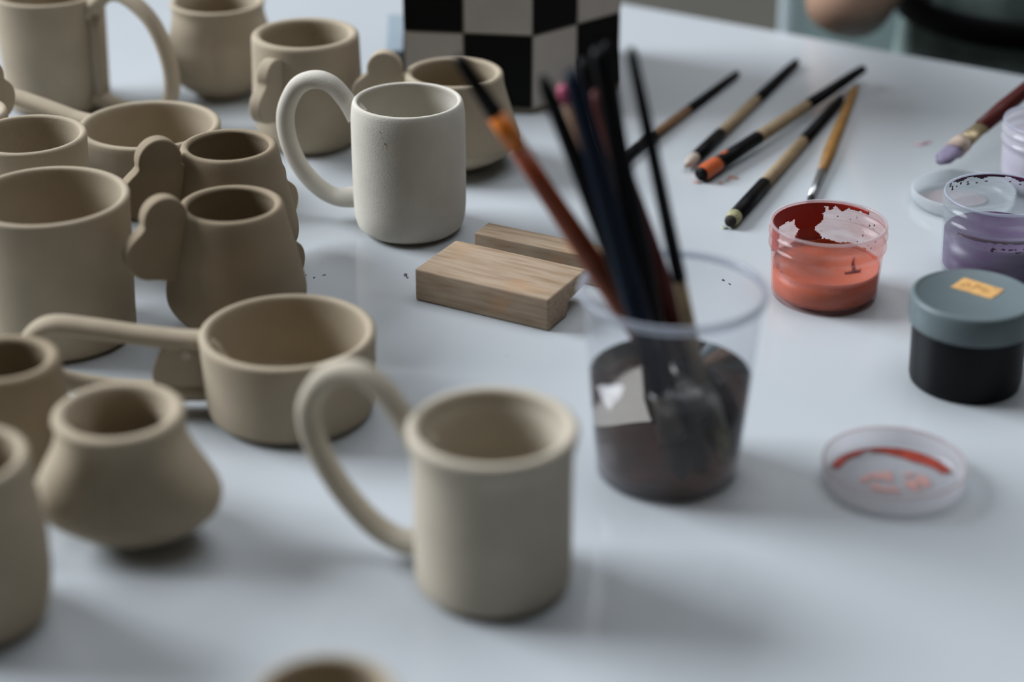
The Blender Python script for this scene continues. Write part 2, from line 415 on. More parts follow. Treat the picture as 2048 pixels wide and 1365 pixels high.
# cups with two cloud handles
LOBES = [(-.001, -.017, .0130), (.0085, .0, .0142), (.0195, -.0215, .0165), (.006, -.026, .0155)]
def cloud_cup(label, x, y, H, Rr, m, prof, wall=.0055, lobes=()):
    """lobes: (azimuth, distance of the slab's inner edge from the axis, height, size)"""
    r = thing('cloud_cup', label, 'cup', pl(x, y), group='clay cups with cloud handles')
    body(r, [(Rr*a, H*b) for a, b in prof], wall, m)
    for az, r0, z, s in lobes: cloud_lobe(r, R(az), r0, z, m, s, thick=.0105, circles=LOBES)
    return r
PEAR = [(.60, 0), (.63, .06), (1.02, .15), (1.30, .27), (1.36, .38), (1.26, .57), (1.10, .82), (1, 1)]
cloud_cup('dark clay cup with two cloud handles behind the low pan mug, nearer of two alike', -.1746, 1.1503, .0921, .0325, CLAY2, PEAR, lobes=((210, .036, .092, 1), (60, .034, .052, .95)))
cloud_cup('dark clay cup with two cloud handles, second one back beside the white loop handle', -.1878, 1.2440, .0954, .0320, CLAY2, PEAR, lobes=((208, .040, .094, 1.05), (60, .034, .056, .95)))
TUB = [(.84, 0), (.90, .04), (1.0, .16), (1.04, .35), (1.02, .65), (1, 1)]
cloud_cup('clay cup with cloud handle seen through the white loop handle', -.1613, 1.5022, .0899, .0419, CLAY, TUB, wall=.0075, lobes=((243, .042, .070, .92), (68, .040, .06, .9)))
BELL = [(.62, 0), (.66, .04), (1.08, .16), (1.30, .28), (1.31, .36), (1.16, .62), (1.03, .85), (1, 1)]
cloud_cup('flaring clay cup with cloud handle between white mug and checkered vase', -.0441, 1.4516, .0753, .0374, CLAY, BELL, lobes=((174, .045, .0765, .95),))
cloud_cup('clay cup with round lobed handle at the upper left edge', -.392, 1.335, .0860, .0350, CLAY, TUB, lobes=((70, .036, .096, .85),))

# pinched jugs: round rim on a belly pressed into soft lobes
def jug(label, x, y, H, Rr, m, belly, foot, ph, wall, lean=(0, 0), dent=.10):
    r = thing('pinched_jug', label, 'jug', pl(x, y), group='pinched clay jugs')
    def fn(t, rr, z):
        k = max(0, math.sin(PI*min(1, max(0, (z/H)*1.12-.04))))**1.2
        f = 1 + dent*k*math.cos(3*(t-ph)) + .03*k*math.cos(5*t+1) - .07*k*math.exp(-((((t-ph-.75) + PI) % (2*PI) - PI)/.20)**2)
        s = 1-z/H
        return (rr*f*math.cos(t)+lean[0]*s, rr*f*math.sin(t)+lean[1]*s, z)
    body(r, [(Rr*foot, 0), (Rr*(foot+.03), .004), (Rr*belly*.70, H*.10), (Rr*belly*.93, H*.25), (Rr*belly*1.0, H*.40), (Rr*belly*.99, H*.52), (Rr*(belly*.91), H*.66), (Rr*.985, H*.80), (Rr*.965, H*.90), (Rr*1.0, H)], wall, m, fn, seg=96)
    return r
jug('small pinched clay jug with thick pale rim in the left foreground', -.2046, .9135, .0746, .0347, CLAY, 1.20, .46, R(215), .0078, lean=(.006, 0), dent=.24)
jug('pinched clay jug at the top edge behind the large loop handle', -.2460, 1.6198, .0804, .0396, CLAY, 1.14, .62, R(225), .0055, dent=.13)

# ------------------------------------------------------------------ checkered vase
VZ = .0625; foot = .005
F5 = [(-.0889, 1.5765), (.0169, 1.5621), (.0911, 1.6266), (.075, 1.735), (-.075, 1.735)]
cv = thing('checkered_vase', 'angular vase painted with black and off-white squares at the top edge', 'vase', (0, 1.64, T))
bm = bmesh.new()
HV = foot + 4*VZ
def ring(z, s): return [bm.verts.new(((x)*s, (y-1.64)*s, z)) for x, y in F5]
a = [ring(0, .985), ring(HV, .985), ring(HV, .93), ring(.01, .93)]
for p, q in zip(a, a[1:]):
    for i in range(5): bm.faces.new((p[i], p[(i+1) % 5], q[(i+1) % 5], q[i]))
bm.faces.new(a[0]); bm.faces.new(a[3])
obj('body', bm, mat('tan_clay_edge', (.30, .26, .19), .7), cv, smooth=False)
WSQ = mat('offwhite_glaze', (.68, .62, .545), .5, var=.05, vscale=25); BSQ = mat('black_glaze', (.006, .006, .006), .6, spec=.15)
for fi in range(5):
    A = Vector((F5[fi][0], F5[fi][1]-1.64, 0)); B = Vector((F5[(fi+1) % 5][0], F5[(fi+1) % 5][1]-1.64, 0)); d = B-A; nrm = Vector((d.y, -d.x, 0)).normalized()
    nc = 3 if fi == 3 else 2
    for c in range(nc):
        for rr in range(4):
            g = .0008
            p0 = A + d*(c/nc); p1 = A + d*((c+1)/nc); u = d.normalized()
            if fi == 0: sp = .465; p0 = A + d*(0 if c == 0 else sp); p1 = A + d*(sp if c == 0 else 1)
            q0 = p0 + u*g; q1 = p1 - u*g; z0 = foot+rr*VZ+g; z1 = foot+(rr+1)*VZ-g
            bm = bmesh.new(); vs = []
            for off in (-.003, 0):
                for q, z in ((q0, z0), (q1, z0), (q1, z1), (q0, z1)): vs.append(bm.verts.new(q + nrm*off + Vector((0, 0, z))))
            for f in ((3, 2, 1, 0), (4, 5, 6, 7), (0, 1, 5, 4), (1, 2, 6, 5), (2, 3, 7, 6), (3, 0, 4, 7)): bm.faces.new([vs[i] for i in f])
            blk = (c + rr + fi) % 2 == 1
            if fi == 1: blk = (c + rr) % 2 == 1
            obj('painted_square', bm, BSQ if blk else WSQ, cv, smooth=False)
# small pale box left of the vase
pb = thing('small_box', 'small pale blue box beside the left side of the checkered vase', 'box', (-.1005, 1.66, T), R(2))
bm = bmesh.new(); box(bm, -.0070, .0070, -.05, .05, 0, .032); bevel_all(bm, .001)
PBM = mat('pale_blue_card', (.36, .44, .50), .6)
obj('carton', bm, PBM, pb, smooth=False)
bm = bmesh.new(); box(bm, -.0076, .0076, -.0508, .0508, .032, .040); bevel_all(bm, .001); obj('lid', bm, PBM, pb, smooth=False)

# ------------------------------------------------------------------ wooden blocks
WA = R(-28.6)
def prism(profile, L, bev):
    """profile in (y, z), length L along x"""
    bm = bmesh.new(); a = [bm.verts.new((0, y, z)) for y, z in profile]; b = [bm.verts.new((L, y, z)) for y, z in profile]
    n = len(profile); bm.faces.new(a); bm.faces.new(b)
    for i in range(n): bm.faces.new((a[i], a[(i+1) % n], b[(i+1) % n], b[i]))
    bmesh.ops.bevel(bm, geom=list(bm.edges), offset=bev, segments=3, affect='EDGES', profile=.6); return bm
P0 = Vector((-.0645, 1.2045, T))
bm = prism([(0, 0), (.026, 0), (.026, .0125), (.0545, .0125), (.0545, .023), (0, .023)], .1005, .0018)
o = obj('wooden_block', bm, WOOD); o.location = P0; o.rotation_euler = (0, 0, WA); autosmooth(o, 40)
tag(o, 'pale beech block with a notch under its rear edge, in front of the white mug', 'wooden block')
u = Vector((math.cos(WA), math.sin(WA), 0)); v = Vector((-u.y, u.x, 0))
bm = prism([(0, 0), (.021, 0), (.021, .021), (0, .021)], .1005, .0012)
o = obj('wooden_rail', bm, WOOD); o.location = at(948, 466, .021) - Vector((0, 0, .021)); o.rotation_euler = (0, 0, WA+R(1)); autosmooth(o, 40)
tag(o, 'narrow wooden rail lying behind the pale beech block', 'wooden rail')
# ------------------------------------------------------------------ brushes
def brush(label, p0, p1, segs, group=None, flat=1.0, bend=None, name='paintbrush'):
    """p0 = bristle end, p1 = handle end; segs = (part, material, [(s, radius)...]) with s = 0..1 along the brush"""
    d = p1-p0; L = d.length
    q = d.to_track_quat('Z', 'Y')
    r = thing(name, label, 'paintbrush', p0, group=group, rot=q.to_euler())
    for part, m, pts in segs:
        prof = [(0, pts[0][0]*L)] + [(rad, s*L) for s, rad in pts] + [(0, pts[-1][0]*L)]
        fl = flat if part in ('bristles', 'ferrule') else 1
        fn = (lambda t, rr, z: (rr*math.cos(t), rr*math.sin(t)*fl, z))
        obj(part, lathe(prof, 20, fn), m, r)
    return r

def on_table(px, py, r): return at(px, py, r)
# a: thin dark brush running behind the cup
BR = 'brushes lying on the table behind the orange paint pot'
def lying(label, tip, end, r, segs, zt=0, ze=0, **k):
    brush(label, on_table(*tip, r+zt), on_table(*end, r*.8+ze), segs, BR, **k)
lying('thin black and brown brush leftmost on the table, pointing at brush cup', (1205, 347), (1476, 146), .0042,
      [('bristles', BRIST, [(0, .0008), (.04, .003), (.10, .0038)]), ('ferrule', BLACK, [(.10, .0042), (.34, .0042)]),
       ('handle', BROWNWOOD, [(.34, .0040), (.60, .0038)]), ('handle_tip', BLACK, [(.60, .0039), (.9, .0034), (.99, .003), (1, .0018)])])
lying('tan brush with black tip and pale paint on its bristles, beside orange-smeared brush', (1372, 332), (1594, 123), .0046,
      [('bristles', mat('cream_paint_end', (.58, .50, .42), .6, var=.2, vscale=200), [(0, .002), (.03, .0042), (.09, .0046)]), ('ferrule', BLACK, [(.07, .0048), (.28, .0048)]),
       ('handle', PALEWOOD, [(.28, .0046), (.60, .0043)]), ('handle_tip', BLACK, [(.60, .0044), (.92, .0040), (.99, .0034), (1, .002)])], zt=.001)
c = [('bristles', BLACK, [(0, .005), (.012, .0058), (.10, .0062)]), ('ferrule', BLACK, [(.10, .0058), (.32, .0056)]),
     ('handle', PALEWOOD, [(.32, .0054), (.62, .0049)]), ('handle_tip', BLACK, [(.62, .005), (.92, .0044), (.99, .0038), (1, .0022)])]
lying('thick tan brush with bright orange paint on its black end', (1402, 350), (1728, 137), .0064, c, ze=.0075)
cb = [o for o in bpy.data.objects if o.name.startswith('paintbrush')][-1]
def blob(parent, r, s0, s1, a0, a1, m, th=.0006, name='paint_blob', seed=1):
    """irregular coat of paint wrapped on part of a round brush"""
    bm = bmesh.new(); n, k = 14, 10; g = []
    for i in range(n+1):
        row = []
        for j in range(k+1):
            u_, v_ = i/n, j/k
            e = noise.noise(Vector((u_*3, v_*3, seed)))*.12
            s = s0+(s1-s0)*(v_ + e*(1 if 0 < v_ < 1 else .6)); a = a0+(a1-a0)*(u_+e*.6)
            edge = min(u_, 1-u_, v_, 1-v_)*6
            rr = r + th*min(1, edge) - .0001
            row.append(bm.verts.new((rr*math.cos(a), rr*math.sin(a), s)))
        g.append(row)
    for i in range(n):
        for j in range(k): bm.faces.new((g[i][j], g[i+1][j], g[i+1][j+1], g[i][j+1]))
    return obj(name, bm, m, parent)
blob(cb, .0060, .001, .026, -PI*.2, PI*1.25, OR_P, .0008, seed=2)
blob(cb, .0057, .034, .042, PI*.15, PI*.55, OR_P, .0006, seed=5)
lying('tan brush with pale green worn end, front one of the fan', (1458, 446), (1683, 197), .0054,
      [('bristles', BRIST, [(0, .0030), (.008, .0042), (.022, .0046)]), ('bristle_ring', mat('dried_green_paint', (.42, .41, .22), .6, var=.3, vscale=250), [(.014, .0047), (.022, .0054), (.045, .0057)]), ('ferrule', BLACK, [(.045, .0055), (.28, .0053)]),
       ('handle', PALEWOOD, [(.28, .0050), (.62, .0045)]), ('handle_tip', BLACK, [(.62, .0046), (.92, .0042), (.99, .0036), (1, .002)])])
lying('slim ochre brush with silver ferrule pointing into the orange pot', (1608, 430), (1712, 172), .0036,
      [('bristles', BRIST, [(0, .0004), (.05, .0016), (.12, .0024)]), ('ferrule', STEEL, [(.12, .0026), (.30, .0034)]),
       ('handle', OCHRE, [(.30, .0036), (.45, .0048), (.7, .0042), (.95, .0034), (1, .002)])])

# ------------------------------------------------------------------ cup with brushes
CX, CY, CH, CRT, CRB = .0873, .9805, .1136, .0496, .0405
cup = thing('plastic_cup', 'clear plastic cup of dirty water holding the upright brushes', 'cup', (CX, CY, T))
CLEAR = plastic('clear_cup_plastic', (.84, .86, .90), .015)
pr = [(0, .0006), (CRB-.001, .0006), (CRB, .0016), (CRB+(CRT-CRB)*.5, CH*.5), (CRT-.0005, CH-.006), (CRT+.0006, CH-.004), (CRT+.0012, CH-.001), (CRT+.0004, CH), (CRT-.0006, CH-.001),
      (CRT-.0012, CH-.006), (CRB+(CRT-CRB)*.5-.0009, CH*.5), (CRB-.0009, .0024), (CRB-.003, .0018), (0, .0018)]
obj('cup_wall', lathe(pr, 80), CLEAR, cup)
pr = [(CRT-.0004, CH-.0045), (CRT+.0014, CH-.0045), (CRT+.0020, CH-.0022), (CRT+.0014, CH+.0002), (CRT-.0002, CH+.0004), (CRT-.0012, CH-.0015)]
obj('rim', lathe(pr, 80, closed=True), plastic('cup_rim_plastic', (.66, .70, .78), .42), cup)
WZ = .062
def rw(z): return CRB+(CRT-CRB)*z/CH-.0011
WATER = mat('dirty_water', (.72, .63, .54), .0, trans=1, ior=1.30, spec=.5)
obj('water', lathe([(0, .002), (rw(.002)-.0005, .002), (rw(.02), .02), (rw(WZ), WZ), (0, WZ)], 80), WATER, cup)
SLUDGE = mat('brown_sediment', (.05, .014, .006), .8, var=.5, vscale=60)
obj('sediment', lathe([(0, .0026), (CRB-.004, .0026), (CRB-.0025, .006), (CRB-.004, .0095), (CRB-.014, .0115), (0, .012)], 60, lambda t, r_, z: (r_*math.cos(t), r_*math.sin(t), z+(.001*math.sin(3*t) if z > .003 else 0))), SLUDGE, cup)

GC = 'brushes standing in the clear plastic cup'
def in_plane(px, py, Y):
    """world point of a pixel on the upright plane y = Y"""
    u = (px - 1024) / FPX; v = (682.5 - py) / FPX
    dy = math.cos(PITCH) + v * math.sin(PITCH); dz = -math.sin(PITCH) + v * math.cos(PITCH)
    t = Y / dy
    return Vector((u*t, Y, CAM_Z + dz*t))
def standing(label, top, rim, dy_, r, kind):
    """every brush leans sideways within its own upright plane, dy_ behind the cup's axis"""
    Y = CY + dy_
    p1 = in_plane(*top, Y); p2 = in_plane(*rim, Y); d = (p2-p1).normalized()
    pb_ = p1 + d*((T+.0135-p1.z)/d.z)
    w_ = math.sqrt(max(1e-6, (CRB-.0035)**2-dy_*dy_)) - .0085
    pb_.x = max(CX-w_, min(CX+w_, pb_.x))
    K = {
     'orange': [('bristles', BRIST, [(0, .002), (.03, .006), (.09, .0065)]), ('ferrule', STEEL, [(.09, .0062), (.22, .0056)]), ('handle', RUST_L, [(.22, .0052), (.36, .0064), (.50, .0062), (.70, .0052), (.785, .0048)]), ('handle_band', ORANGE_L, [(.785, .0051), (.862, .0049)]), ('handle_tip', BLACK, [(.862, .0047), (.93, .0040), (.985, .0034), (1, .002)])],
     'thick': [('bristles', BRIST, [(0, .003), (.03, .0075), (.10, .008)]), ('ferrule', BLACK, [(.10, .0074), (.20, .0066)]), ('handle', BLACK, [(.20, .0052), (.4, .0062), (.6, .0060), (.85, .0050), (.98, .0044), (1, .003)])],
     'navy': [('bristles', BRIST, [(0, .002), (.03, .006), (.10, .0065)]), ('ferrule', STEEL, [(.10, .006), (.22, .0056)]), ('handle', NAVY, [(.22, .0050), (.45, .0062), (.7, .0058), (.97, .0046), (1, .003)])],
     'thin': [('bristles', PALEB, [(0, .0015), (.03, .003), (.08, .0035)]), ('ferrule', STEEL, [(.08, .0036), (.20, .0036)]), ('handle', PALEWOOD, [(.20, .0038), (.46, .0036)]), ('handle_tip', BLACK, [(.46, .0040), (.8, .0035), (.98, .0028), (1, .0016)])],
     'red': [('bristles', BRIST, [(0, .003), (.04, .0075), (.12, .008)]), ('ferrule', BLACK, [(.12, .0074), (.26, .0068)]), ('handle', DRED, [(.26, .0056), (.45, .0062), (.7, .0052), (.96, .0034), (1, .002)])],
     'black': [('bristles', BRIST, [(0, .002), (.04, .005), (.10, .0052)]), ('ferrule', BLACK, [(.10, .0050), (.22, .0046)]), ('handle', BLACK, [(.22, .0046), (.45, .0058), (.75, .0044), (.97, .0034), (1, .002)])],
     'pink': [('bristles', PALEB, [(0, .002), (.04, .004), (.10, .0042)]), ('ferrule', STEEL, [(.10, .0040), (.22, .0038)]), ('handle', BROWNWOOD, [(.22, .0038), (.5, .0040), (.955, .0036)]), ('handle_tip', PINKC, [(.955, .0038), (.98, .0040), (1, .0026)])],
    }[kind]
    K = [(n_, m_, [(s_, q_*r) for s_, q_ in pts]) for n_, m_, pts in K]
    br_ = brush(label, pb_, p1, K, GC, flat=.62)
    z_ = (p1-pb_).normalized(); y_ = Vector((0, 1, 0)); x_ = y_.cross(z_)
    br_.rotation_euler = Matrix((x_, y_, z_)).transposed().to_euler()
standing('orange and rust brush with black tip leaning far left out of the cup', (914, 112), (1240, 606), .0000, 1.0, 'orange')
standing('black brush second from the left among those in the cup', (1083, 152), (1262, 596), -.0195, 1.1, 'black')
standing('navy blue thick brush in the middle of the cup', (1140, 140), (1268, 600), -.0285, 1.0, 'navy')
standing('thick black brush, stoutest in the cup', (1196, 96), (1296, 600), -.0100, 1.05, 'thick')
standing('thin black brush with wooden lower half, rightmost in the cup', (1261, 96), (1374, 622), -.0100, 1.0, 'thin')
standing('dark red brush leaning behind the black ones', (1190, 182), (1334, 606), .0100, 1.1, 'red')
standing('black brush close behind the stout black one', (1164, 118), (1312, 590), .0190, 1.0, 'black')
standing('tall black brush in front of the checkered vase right edge', (1212, 84), (1268, 480), .0270, .8, 'black')
standing('thin brush with a pink end beside the navy brush', (1122, 172), (1262, 560), .0335, .8, 'pink')
# ------------------------------------------------------------------ paint pots
def wall_patch(root, rad, t0, t1, z0, z1, test, m, name, nt_=70, nz=26, th=.0004, inward=True):
    """dried paint clinging to a round wall wherever test(u, v) holds (u along the wall, v up)"""
    bm = bmesh.new(); V = {}
    sgn = -1 if inward else 1
    def vert(i, j, k):
        if (i, j, k) not in V:
            t = t0+(t1-t0)*i/nt_; z = z0+(z1-z0)*j/nz; r_ = (rad(z) if callable(rad) else rad)+sgn*(.00015+th*k)
            V[(i, j, k)] = bm.verts.new((r_*math.cos(t), r_*math.sin(t), z))
        return V[(i, j, k)]
    on = {(i, j) for i in range(nt_) for j in range(nz) if test((i+.5)/nt_, (j+.5)/nz)}
    for i, j in on:
        bm.faces.new([vert(i, j, 1), vert(i+1, j, 1), vert(i+1, j+1, 1), vert(i, j+1, 1)])
        bm.faces.new([vert(i, j+1, 0), vert(i+1, j+1, 0), vert(i+1, j, 0), vert(i, j, 0)])
        for (di, dj), (a, b) in {(-1, 0): ((0, 0), (0, 1)), (1, 0): ((1, 1), (1, 0)), (0, -1): ((1, 0), (0, 0)), (0, 1): ((0, 1), (1, 1))}.items():
            if (i+di, j+dj) not in on:
                bm.faces.new([vert(i+a[0], j+a[1], 0), vert(i+b[0], j+b[1], 0), vert(i+b[0], j+b[1], 1), vert(i+a[0], j+a[1], 1)])
    return obj(name, bm, m, root)

def pot(label, x, y, H, Rt, Rb, level, shell, paint, cat='paint pot', name='paint_pot', ridges=True):
    r = thing(name, label, cat, (x, y, T))
    d = .0011
    if ridges:
        pr = [(0, 0), (Rb-.004, 0), (Rb-.001, .0012), (Rb, .004), (Rb+(Rt-Rb)*.45, H*.58), (Rt-.0014, H*.70), (Rt, H*.705), (Rt, H*.735), (Rt-.0012, H*.74), (Rt-.0011, H*.85), (Rt+.0003, H*.86), (Rt+.0003, H*.885), (Rt-.001, H*.89), (Rt-.0006, H-.001), (Rt-.0010, H),
              (Rt-.0017, H-.001), (Rt-.0022, H*.7), (Rb+(Rt-Rb)*.45-d, H*.58), (Rb-d, .005), (Rb-.004, .0022), (0, .0022)]
    obj('pot_wall', lathe(pr, 96), shell, r)
    obj('rim', lathe([(Rt-.0020, H-.0010), (Rt-.0018, H+.0004), (Rt-.0006, H+.0006), (Rt-.0001, H-.0010)], 96, closed=True), plastic('pot_rim_plastic', (.80, .72, .74), .35) if 'orange' in label else plastic('cup_rim_plastic', (.66, .70, .78), .42), r)
    def ri(z): return Rb + (Rt-Rb)*.45*z/(H*.58) - d - .0001
    obj('paint', lathe([(0, .0023), (Rb-.0042, .0023), (ri(.006), .006), (ri(level), level+.0004), (ri(level)-.001, level), (0, level-.0004)], 80), paint, r)
    return r, ri

# orange paint pot
PX, PY = .2087, 1.2130
PINKSH = plastic('paint_stained_plastic', (.74, .43, .40), .15, smear_amount=.6)
pot1, ri = pot('open clear pot half full of orange paint, red paint dried inside its rim', PX, PY, .0526, .0388, .0352, .0225, PINKSH, SALMON)
def t_red(u, v):
    # u: 0 at the left end of the back wall, 1 at the right; v: 0 bottom of the patch, 1 rim
    n1 = noise.noise(Vector((u*9, v*5, 3.1)))*.035
    if ((u-.385+n1)/.095)**2+((v-.28)/.36)**2 < 1: return False
    band = u < .69+n1*.5-.05*(v < .9) and v > .62+n1*2+max(0, u-.60)*2.4
    col = .45 < u < .605+n1+.02*math.sin(v*13) and v > -.1
    left = u < .30+n1 and v > .25+1.1*n1+max(0, .20-u)*1.2
    drip = .66 < u < .93 and v > .93-.12*math.sin(u*40)**2*(1 if u < .80 else .15)
    return band or col or left or drip
wall_patch(pot1, .0388-.0021, R(200), R(22), .0225, .0515, t_red, RED_P, 'dried_red_paint', 110, 34)
def t_ring(u, v):
    return v < .42+.45*noise.noise(Vector((u*14, 0, 9)))
wall_patch(pot1, lambda z: ri(z)-.0002, R(205), R(-20), .0226, .0285, t_ring, OR_P, 'orange_paint_ring', 120, 8)
def t_drip(u, v):
    return (abs(u-.5-.03*math.sin(v*7)) < .10*(1-v)+.035) or (v < .18+.1*noise.noise(Vector((u*6, 0, 1))) and .1 < u < .95)
wall_patch(pot1, .0388-.0022, R(-82), R(-60), .031, .043, t_drip, mat('orange_red_drip', (.55, .07, .03), .4), 'paint_drip', 30, 20)
rnd = random.Random(4)
bm = bmesh.new()
for k in range(34):
    a = R(rnd.uniform(20, 105)); z = rnd.uniform(.026, .050); rr = .0388-.0023; s = rnd.choice((.0002, .0003, .0005))
    bmesh.ops.create_icosphere(bm, subdivisions=1, radius=s, matrix=Matrix.Translation((rr*math.cos(a), rr*math.sin(a), z)) @ Matrix.Scale(rnd.uniform(.8, 2.2), 4, (0, 0, 1)))
o = obj('paint_specks', bm, DPUR_P, pot1); o['kind'] = 'stuff'

# purple paint pot
q = at(2003, 388, .0570)
CLR2 = plastic('clear_pot_plastic', (.66, .72, .75), .12, smear_amount=.3)
pot2, ri2 = pot('open clear pot of purple paint behind the grey-lidded pot', q.x, q.y, .0570, .0384, .0355, .0290, CLR2, PUR_P)
wall_patch(pot2, .0384-.0021, R(150), R(-10), .046, .0568,
           lambda u, v: v > .86+.2*noise.noise(Vector((u*11, v*3, 5))) or (v > .45 and noise.noise(Vector((u*30, v*8, 1))) > .42), DPUR_P, 'dried_purple_paint', 140, 14)
wall_patch(pot2, lambda z: .0384-.0022, R(-150), R(-50), .034, .0375, lambda u, v: v > .3+.5*abs(noise.noise(Vector((u*9, 0, 3)))), DPUR_P, 'dried_purple_ring', 90, 6)
wall_patch(pot2, lambda z: .0384, R(-120), R(-60), .030, .0335, lambda u, v: noise.noise(Vector((u*12, v*2, 8))) > .3, DPUR_P, 'paint_drip', 60, 8, inward=False)

# grey-lidded black pot
bp = thing('paint_pot', 'closed pot of black paint with grey lid and orange tape label', 'paint pot', (.2780, 1.0897, T))
obj('pot_wall', lathe([(0, 0), (.0315, 0), (.0332, .0012), (.0340, .004), (.0350, .040), (.0350, .046), (0, .046)], 96), BLK_P, bp)
lid = obj('lid', lathe([(.0352, .0405), (.0372, .0405), (.0378, .042), (.0376, .0555), (.0370, .0578), (.0355, .0588), (.0345, .0584), (.0335, .0576), (0, .0576)], 96), GREYLID, bp)
bm = bmesh.new(); box(bm, -.0135, .0135, -.0085, .0085, 0, .0005)
bmesh.ops.subdivide_edges(bm, edges=list(bm.edges), cuts=4, use_grid_fill=True)
for v_ in bm.verts:
    v_.co.x += .0008*noise.noise(v_.co*400); v_.co.y += .0007*noise.noise(v_.co*300+Vector((3, 0, 0)))
o = obj('tape_label', bm, TAPE, lid, smooth=False)
lp = at(1955, 577, .0578); o.location = (lp.x-.2780, lp.y-1.0897, .0575); o.rotation_euler = (0, 0, R(-40))
INK = mat('faint_ink', (.55, .26, .07), .7)
for k, pts in enumerate((((-.009, -.003), (-.007, .003), (-.005, -.002)), ((-.002, -.003), (-.002, .003), (.001, .003), (.001, 0), (-.002, 0)), ((.004, .003), (.004, -.003), (.007, -.003), (.008, 0)))):
    s_ = obj('ink_mark', tube([Vector((x, y, .0005)) for x, y in pts], .0004, .0002, 6, Vector((0, 0, 1))), INK, o)

# upturned lid with red paint
rl = thing('pot_lid', 'upturned clear lid with a red paint smear in the right foreground', 'lid', (.2131, .9672, T))
LIDP = plastic('lid_plastic', (.84, .83, .86), .46)
pr = [(0, 0), (.0375, 0), (.0388, .0010), (.0395, .004), (.0398, .0125), (.0394, .0132), (.0388, .0125), (.0385, .004), (.037, .0014), (.030, .0012), (0, .0012)]
obj('lid_shell', lathe(pr, 96), LIDP, rl)
obj('rim', lathe([(.0386, .0122), (.0388, .0136), (.0397, .0138), (.0401, .0124)], 96, closed=True), plastic('lid_rim_plastic', (.78, .66, .66), .25), rl)
def flat_patch(root, test, x0, x1, y0, y1, z, m, name, n=70, th=.0004):
    bm = bmesh.new(); V = {}
    def vt(i, j, k):
        if (i, j, k) not in V: V[(i, j, k)] = bm.verts.new((x0+(x1-x0)*i/n, y0+(y1-y0)*j/n, z+th*k))
        return V[(i, j, k)]
    on = {(i, j) for i in range(n) for j in range(n) if test(x0+(x1-x0)*(i+.5)/n, y0+(y1-y0)*(j+.5)/n)}
    for i, j in on:
        bm.faces.new([vt(i, j, 1), vt(i+1, j, 1), vt(i+1, j+1, 1), vt(i, j+1, 1)])
        for (di, dj), (a, b) in {(-1, 0): ((0, 0), (0, 1)), (1, 0): ((1, 1), (1, 0)), (0, -1): ((1, 0), (0, 0)), (0, 1): ((0, 1), (1, 1))}.items():
            if (i+di, j+dj) not in on: bm.faces.new([vt(i+a[0], j+a[1], 0), vt(i+b[0], j+b[1], 0), vt(i+b[0], j+b[1], 1), vt(i+a[0], j+a[1], 1)])
    return obj(name, bm, m, root)
def t_arc(x, y):
    rr = math.hypot(x, y); a = math.degrees(math.atan2(y, x)); nz_ = noise.noise(Vector((x*120, y*120, 2)))
    w_ = .0042+.0060*math.exp(-((a-55)/32)**2)
    lo_ = .0350-w_+nz_*.0012
    return lo_ < rr < .0352 and 12 < a < 158 and not (102 < a < 116 and rr < .0335+nz_*.002)
flat_patch(rl, t_arc, -.037, .037, 0, .037, .0014, mat('red_orange_paint', (.36, .035, .012), .4, var=.3, vscale=90), 'paint_smear', 110, .0005)
t_dab = lambda x, y: noise.noise(Vector((x*150, y*110, 7))) > .02 and ((x-.001)/.020)**2+((y+.003)/.011)**2 < 1
flat_patch(rl, t_dab, -.02, .02, -.014, .012, .0013, mat('faint_red_dab', (.62, .33, .30), .5), 'paint_dab', 70, .0002)

# upturned white lid behind the purple pot, brush resting on it
wl = thing('pot_lid', 'upturned whitish lid behind the purple paint pot, brush tip resting on it', 'lid', (.3340, 1.3735, T))
pr = [(0, 0), (.0350, 0), (.0362, .0010), (.0376, .004), (.0380, .0110), (.0374, .0117), (.0368, .0105), (.0364, .004), (.035, .0016), (.030, .0012), (0, .0012)]
obj('lid_shell', lathe(pr, 96), plastic('white_lid_plastic', (.76, .80, .82), .5), wl)
flat_patch(wl, lambda x, y: ((x+.006)/.026)**2+((y-.004)/.017)**2 < 1+.3*noise.noise(Vector((x*60, y*60, 1))), -.036, .036, -.03, .03, .0013, mat('thin_lilac_paint', (.42, .38, .40), .4), 'paint_puddle', 60, .0002)
tip = at(1878, 326, .0165)
hnd = at(2190, 62, .075)
brush('dark red brush with purple bristles resting on the whitish lid', tip, hnd,
      [('bristles', PURPLE_B, [(0, .0030), (.03, .0075), (.10, .0080)]), ('bristle_root', mat('tan_bristles', (.55, .43, .34), .7, var=.15, vscale=200), [(.095, .0080), (.15, .0074)]),
       ('ferrule', BRASS, [(.145, .0078), (.26, .0064)]), ('handle', DRED, [(.26, .0060), (.4, .0066), (.7, .0052), (.97, .0038), (1, .002)])], flat=.55)
q = at(2112, 243, .052)
lv, _ = pot('blurred open pot of lilac paint at the right edge under the dark red brush', q.x, q.y, .052, .0384, .0355, .038, plastic('lilac_stained_plastic', (.80, .79, .84), .4), mat('lilac_paint', (.74, .70, .78), .4))
